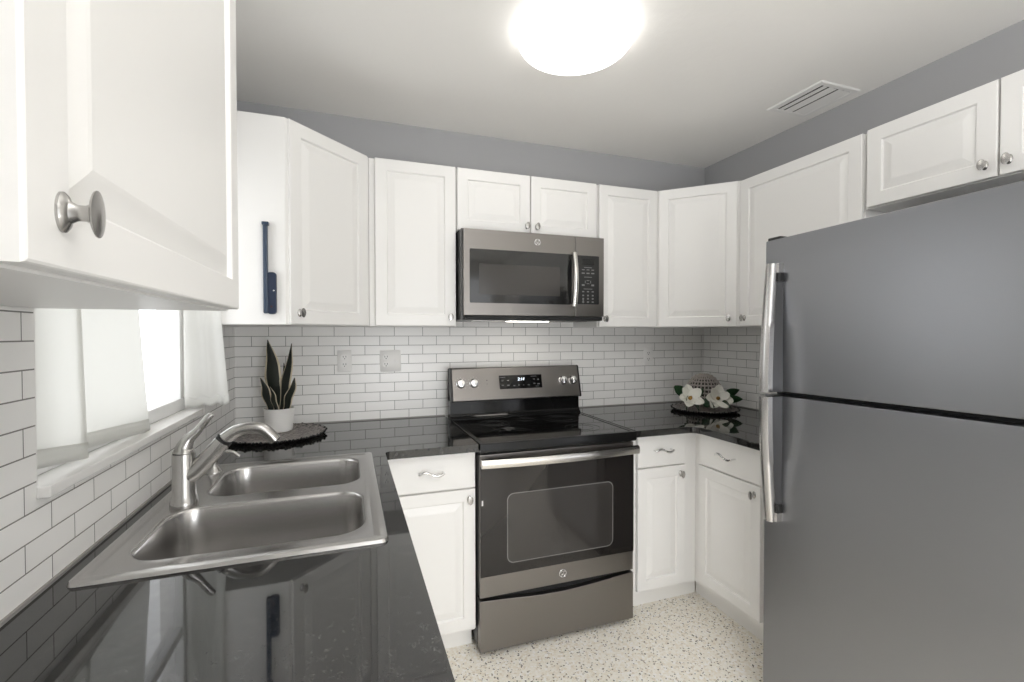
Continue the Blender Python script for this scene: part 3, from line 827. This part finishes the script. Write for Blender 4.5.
# ---------------------------------------------------------------- ceiling lamp and air vent
def dome(label, LX, LY, LR, lit=lamp_glass):
    cl = thing('ceiling_light', label, 'light', (LX, LY, H))
    obj('base', MB().lathe([(LR * .96, 0), (LR * .96, .018), (LR * .9, .022)], (LX, LY, H), (0, 0, -1), 64), white_plastic, cl)
    obj('shade', MB().lathe([(LR, .010), (LR * 1.0, .026), (LR * .985, .038), (LR * .94, .050), (LR * .85, .061), (LR * .70, .071), (LR * .5, .079), (LR * .25, .083), (0, .084)], (LX, LY, H), (0, 0, -1), 64), lit, cl, ang=80)
dome('lit round white flush-mount dome light above the kitchen floor', 1.328, -0.995, .216)
dome('added unseen dome light giving fill from behind the camera', 1.400, -3.700, .205, lamp_glass_fill)  # second lamp, added out of view only as fill light
av = thing('air_vent', 'white louvered air vent on the ceiling by the grey wall', 'vent', (2.64, -.916, H))
VX0, VX1, VY0, VY1 = 2.514, 2.766, -1.062, -.770
mb = MB()
def LV(i, z): return [(VX0 + i, VY0 + i, z), (VX1 - i, VY0 + i, z), (VX1 - i, VY1 - i, z), (VX0 + i, VY1 - i, z)]
mb.loops([LV(0, H), LV(.001, H - .002), LV(.006, H - .0055), LV(.026, H - .0055), LV(.030, H - .001)], False, False)
obj('frame', mb, white_plastic, av, smooth=False)
mb = MB(); mb.box(VX0 + .028, VX1 - .028, VY0 + .028, VY1 - .028, H - .0018, H - .0005); obj('duct_opening', mb, slot_dark, av, smooth=False)
for xa, xb in ((VX0 + .029, 2.5520), (2.5655, 2.5895), (2.6040, 2.6480), (2.6620, 2.6960), (2.6975, VX1 - .029)):
    mb = MB(); mb.box(-(xb - xa) / 2, (xb - xa) / 2, VY0 + .029, VY1 - .029, -.0006, .0006)
    mb.xf(Matrix.Translation(((xa + xb) / 2, 0, H - .0040)) @ Matrix.Rotation(math.radians(2.5), 4, 'Y'))
    obj('louver', mb, white_plastic, av, smooth=False)

# ---------------------------------------------------------------- outlets
def outlet(label, xc, zc, gang2=False):
    t_ = thing('wall_outlet', label, 'outlet', (xc, 0, zc), 0, None, world=False)
    hw = .055 if gang2 else .035
    mb = MB()
    def LL(i, y): return [(x, y, z) for x, z in rrect(-hw + i, hw - i, -.0575 + i, .0575 - i, .005, 3)]
    mb.loops([LL(0, 0), LL(0, -.002), LL(.003, -.005)]); obj('plate', mb, white_plastic, t_)
    ox = -.023 if gang2 else 0
    for dz_ in (-.0195, .0195):
        mb = MB(); mb.prism(rrect(ox - .0165, ox + .0165, dz_ - .0135, dz_ + .0135, .008, 4), 1, -.0062, -.003)
        r_ = obj('receptacle', mb, white_plastic, t_)
        mb = MB()
        for sx in (-.0065, .0065): mb.box(ox + sx - .0012, ox + sx + .0012, -.0066, -.006, dz_ - .001, dz_ + .008)
        mb.box(ox - .0022, ox + .0022, -.0066, -.006, dz_ - .0095, dz_ - .005)
        obj('slots', mb, slot_dark, r_, smooth=False)
    if gang2:
        mb = MB(); mb.box(.0165, .0295, -.0056, -.0045, -.012, .012); mb.box(.0195, .0265, -.013, -.005, -.002, .007)
        obj('toggle', mb, white_plastic, t_)
outlet('white double outlet on the tile above the counter, closest to the plant', .500, 1.231)
outlet('white two-gang plate with outlet and toggle switch beside the range', .732, 1.228, True)
outlet('white outlet on the tile between range and flowers', 2.368, 1.224)

# ---------------------------------------------------------------- curtains
rod = MB().tube(bez([(-.028, WY0 + .005, 1.955), (-.028, -1.10, 1.955), (-.028, -.76, 1.955), (-.010, -.680, 1.955), (.050, -.632, 1.955), (.105, -.628, 1.955)], 6), .006, 12)
single('curtain_rod', rod, white_plastic, 'thin white tension rod across the kitchen window', 'curtain rod', (-.03, -1.06, 1.955))
def curtain(label, path_fn, z0_fn, z1=1.985, nu=60, nv=30):
    def P(u, v, off=0):
        zb = z0_fn(u); z = z1 + (zb - z1) * v
        x, y = path_fn(u, v, z)
        return (x + off, y, z)
    t_ = thing('curtain', label, 'curtain', path_and(path_fn, z0_fn))
    obj('panel', MB().grid(lambda u, v: P(u, v), nu, nv), cloth, t_, solid=.001, ang=180)
    def Hm(u, v):
        zb = z0_fn(u); z = zb + .034 * (1 - v); vv = (z1 - z) / (z1 - zb)
        x, y = path_fn(u, vv, z); return (x + .0014, y - .0006, z)
    obj('hem', MB().grid(Hm, nu, 3), cloth, t_, solid=.0008, ang=180)
def path_and(path_fn, z0_fn):
    x, y = path_fn(.5, 1, z0_fn(.5)); return (x, y, z0_fn(.5))
def pA(u, v, z):
    return (-.004 - .020 * (1 - v) + .0015 * math.sin(u * 9) * (.4 + .6 * v), -1.519 + (.172 + .004 * v) * u)
curtain('white waffle-weave curtain panel nearest the camera, hanging over the sill end', pA, lambda u: 1.133 - .024 * u)
def pB(u, v, z):
    return (-.014 - .014 * (1 - v) + .002 * math.sin(u * 8 + 1) * (.3 + .7 * v), -1.365 + (.284 + .092 * v ** 1.5) * u)
curtain('white waffle-weave curtain panel hanging in the middle of the window', pB, lambda u: 1.129 - .031 * u)
def pC(u, v, z):
    s_ = min(1, max(.35, v / .30)); s_ = s_ * s_ * (3 - 2 * s_)
    wob = .006 * math.sin(u * 15) * (.3 + .7 * v)
    x0 = -.030 + .008 * math.sin(u * 12); y0 = -.70 + .08 * u
    e = .080 + .028 * max(0, (v - .55) / .45)
    x1 = -.022 + (e + .022) * u; y1 = -.656 + .032 * min(1, u * 1.9) - .6 * wob - .004
    return (x0 * (1 - s_) + x1 * s_, y0 * (1 - s_) + y1 * s_)
curtain('white curtain panel flared out past the far sill end by the corner cabinet', pC, lambda u: 1.112 + .004 * math.sin(u * 20) + .006 * u)

# ---------------------------------------------------------------- navy gadget on the corner cabinet's side
ga = thing('wall_gadget', 'navy blue long-handled gadget fixed to the plain white corner cabinet side', 'utensil', (.245, -.612, 1.448))
gy = -.613
mb = MB(); mb.prism(rrect(.234, .267, 1.447, 1.604, .012, 5), 1, gy - .020, gy); obj('holder', mb, navy, ga, bevel=.003)
mb = MB(); mb.box(.2225, .2385, gy - .024, gy - .002, 1.449, 1.780); obj('shaft', mb, navy_light, ga, bevel=.005)
mb = MB(); mb.box(.2195, .2425, gy - .026, gy, 1.779, 1.790); obj('cap', mb, navy_light, ga, bevel=.002)
mb = MB().lathe([(.003, 0), (.003, .001), (0, .0015)], (.258, gy - .020, 1.535), (0, -1, 0), 12); obj('screw', mb, chrome, ga)
mb = MB().lathe([(.004, 0), (.004, .001), (0, .0015)], (.250, gy - .020, 1.475), (0, -1, 0), 12); obj('button', mb, mat('dark_red_plastic', (.06, .012, .01), .4), ga)

# ---------------------------------------------------------------- chargers (woven plates)
def charger(label, cx, cy, R, wave=24):
    t_ = thing('charger_plate', label, 'plate', (cx, cy, CT))
    k = 120
    prof = [(.55, .0), (.75, .003), (.93, .010), (1.0, .016), (1.0, .0185), (.94, .0145), (.75, .0078), (.40, .0060), (.10, .0060)]
    mb = MB()
    ls = []
    for f, h in prof:
        ls.append([(cx + R * f * (1 + (.018 * math.sin(wave * 2 * PI * j / k) if f > .9 else 0)) * math.cos(2 * PI * j / k), cy + R * f * (1 + (.018 * math.sin(wave * 2 * PI * j / k) if f > .9 else 0)) * math.sin(2 * PI * j / k),
                    CT + h + (.0018 * math.sin(wave * 2 * PI * j / k) if f > .9 else 0)) for j in range(k)])
    mb.loops(ls); obj('dish', mb, charger_mat, t_, ang=60)
    mb = MB()
    nb = 84
    for i in range(nb):
        a = 2 * PI * i / nb
        rr = R * (1.0 + .022 * math.sin(wave * a)); z = CT + .0150 + .002 * math.sin(wave * a)
        m4 = Matrix.Translation((cx + rr * math.cos(a), cy + rr * math.sin(a), z)) @ Matrix.Rotation(a, 4, 'Z') @ Matrix.Diagonal((.0060, .0066, .0062 if i % 2 else .0045, 1))
        bmesh.ops.create_icosphere(mb.bm, subdivisions=1, radius=1, matrix=m4)
    obj('beaded_rim', mb, charger_rim, t_, ang=80)
    return t_
charger('dark woven beaded charger plate under the potted snake plant', .213, -.262, .203)
charger('dark woven beaded charger plate under the white flowers', 2.520, -.345, .185)

# ---------------------------------------------------------------- snake plant
PX, PY, PZ = .213, -.170, CT + .0060
pl = thing('potted_plant', 'dark snake plant with cream leaf edges in a ribbed white pot', 'plant', (PX, PY, PZ))
prof = [(.051, 0), (.0555, .002)]
hh = .108
for i in range(13):
    h0 = .006 + (hh - .010) * i / 13
    rr = .0565 + .0085 * (h0 / hh)
    prof += [(rr, h0), (rr + .0010, h0 + .0032), (rr + .0001, h0 + .0062)]
prof += [(.0665, hh), (.0650, hh + .001), (.0610, hh), (.0600, hh - .012), (.0, hh - .012)]
obj('pot', MB().lathe(prof, (PX, PY, PZ), (0, 0, 1), 40), pot_white, pl, ang=50)
obj('soil', MB().lathe([(.0595, 0), (.03, .003), (0, .004)], (PX, PY, PZ + hh - .012), (0, 0, 1), 24), soil, pl)
def blade(base, tip, wmax, face, bow=.0, twist=0., name='leaf'):
    """sword leaf: face = horizontal direction of its width"""
    b0, t0 = Vector(base), Vector(tip); ax = t0 - b0; sd_ = Vector(face).normalized(); nn = ax.cross(sd_).normalized()
    def P(u, v):
        wd = wmax * (.55 + .45 * math.sin(PI * min(1, v * 1.25) * .5 + .25)) if v < .45 else wmax * max(.0, (1 - ((v - .45) / .55) ** 1.7))
        a = twist * v
        sdir = sd_ * math.cos(a) + nn * math.sin(a)
        c = (u - .5) * 2
        return b0 + ax * v + nn * (bow * math.sin(PI * v) - .004 * (1 - c * c)) + sdir * (c * wd / 2) + sdir * (.003 * math.sin(v * 11))
    mb = MB().grid(P, 8, 22, lambda i, j: 1 if i in (0, 7) else 0)
    obj(name, mb, [leaf_dark, leaf_edge], pl, solid=.0025, ang=60)
zb = PZ + hh - .014
rt = Vector((.944, -.331, 0))        # across the view from the room
def pt(s_, d, z): return (PX + s_ * .944 + d * .33, PY - s_ * .331 + d * .944, z)
blade(pt(-.010, .000, zb), pt(-.052, .010, 1.345), .076, rt, .006, .25)
blade(pt(.018, -.004, zb), pt(.062, .004, 1.328), .054, rt, -.004, -.5)
blade(pt(-.030, -.014, zb), pt(-.066, -.030, 1.172), .044, rt, .004, .2)
blade(pt(.034, -.010, zb), pt(.092, -.030, 1.172), .042, rt, -.004, .2)
blade(pt(.004, .022, zb), pt(.012, .034, 1.236), .030, rt, .003, .6)
blade(pt(.000, -.024, zb), pt(-.020, -.036, 1.130), .030, rt, .003, -.2)
blade(pt(-.018, .020, zb), pt(-.046, .034, 1.22), .030, rt, .003, .4)

# ---------------------------------------------------------------- magnolias and rattan ball on the other charger
GZ = CT + .0080
def flower(label, ctr, facing, R, leaves, seed):
    rnd = random.Random(seed)
    t_ = thing('magnolia_flower', label, 'flower', (ctr[0], ctr[1], GZ))
    f = Vector(facing).normalized(); c = Vector(ctr)
    a = f.cross(Vector((0, 0, 1))).normalized(); b2 = a.cross(f).normalized()
    for k in range(7):
        ph = 2 * PI * k / 7 + rnd.uniform(-.2, .2); inner = k % 2
        d = a * math.cos(ph) + b2 * math.sin(ph); s_ = f.cross(d)
        Lp = R * (1.0 if not inner else .86) * rnd.uniform(.92, 1.08); wd = R * .80
        cup = (.34 if not inner else .62) * rnd.uniform(.8, 1.2)
        def P(u, v, d=d, s_=s_, Lp=Lp, wd=wd, cup=cup):
            q = (u - .5) * 2
            ww = wd * math.sin(PI * (.10 + .86 * v) ** .9) ** .7 if v < .999 else wd * .12
            return c + d * (Lp * v) + s_ * (q * ww * .5) + f * (cup * Lp * (v ** 1.5) + .16 * ww * q * q - .10 * R)
        obj('petal', MB().grid(P, 8, 10), petal, t_, solid=.0018, ang=80)
    obj('centre', MB().lathe([(.004, -.012), (.010, -.004), (.011, .006), (.008, .016), (.004, .024), (0, .027)], c - f * .004, f, 14), stamen, t_)
    for (bx, by, bz), (tx, ty, tz), wl in leaves:
        b0, t0 = Vector((bx, by, bz)), Vector((tx, ty, tz)); ax = t0 - b0
        sd2 = ax.cross(Vector((.33, .944, .25))).normalized(); nn = sd2.cross(ax).normalized()
        def Q(u, v):
            q = (u - .5) * 2
            return b0 + ax * v + sd2 * (q * wl * .5 * math.sin(PI * min(.985, v * .96 + .03)) ** .75) + nn * (.10 * wl * abs(q) + .012 * math.sin(PI * v))
        obj('leaf', MB().grid(Q, 8, 12), mag_leaf, t_, solid=.0014, ang=60)
    obj('stem', MB().tube([c - f * .012, c - f * .04 + Vector((0, 0, -.015)), Vector((c.x - f.x * .05, c.y - f.y * .05, GZ + .006))], .003, 8), mag_leaf, t_)
flower('white magnolia flower on the charger, on the side toward the range', (2.368, -.400, 1.002), (-.15, -.80, .58), .076,
       [((2.40, -.36, .995), (2.315, -.330, 1.065), .060), ((2.42, -.42, .975), (2.372, -.470, .945), .060), ((2.46, -.36, 1.0), (2.495, -.365, 1.045), .05), ((2.47, -.38, .985), (2.485, -.43, .955), .05), ((2.39, -.38, .985), (2.335, -.41, .990), .045)], 3)
flower('white magnolia flower on the charger, on the side toward the fridge', (2.545, -.425, .996), (-.35, -.88, .32), .076,
       [((2.60, -.40, .985), (2.690, -.440, 1.040), .058), ((2.60, -.42, .975), (2.700, -.455, .985), .050), ((2.56, -.43, .965), (2.545, -.515, .952), .055), ((2.54, -.40, .98), (2.495, -.455, .955), .05)], 11)
bc, brad = Vector((2.598, -.250, CT + .0075 + .101)), .101
ball = thing('rattan_ball', 'grey woven rattan ball behind the white flowers', 'ornament', (bc.x, bc.y, CT + .0075))
obj('core', MB().lathe([(brad * .93 * math.sin(PI * i / 16), -brad * .93 * math.cos(PI * i / 16)) for i in range(17)], bc, (0, 0, 1), 32), rattan_dark, ball, ang=80)
mb = MB()
for i in range(1, 13):
    th = PI * i / 13
    k = 72
    pts = []
    for j in range(k + 1):
        ph = 2 * PI * j / k
        rr = brad * (.965 + .035 * math.cos(14 * ph + PI * i))
        pts.append(bc + Vector((rr * math.sin(th) * math.cos(ph), rr * math.sin(th) * math.sin(ph), rr * math.cos(th))))
    mb.tube(pts, .0052, 6, False)
for j in range(28):
    ph = 2 * PI * j / 28; pts = []
    for i in range(25):
        th = PI * (.04 + .92 * i / 24)
        rr = brad * (.965 + .035 * math.cos(PI * 13 * th / PI + PI * j))
        pts.append(bc + Vector((rr * math.sin(th) * math.cos(ph), rr * math.sin(th) * math.sin(ph), rr * math.cos(th))))
    mb.tube(pts, .0034, 6, True)
obj('weave', mb, rattan, ball, ang=80)
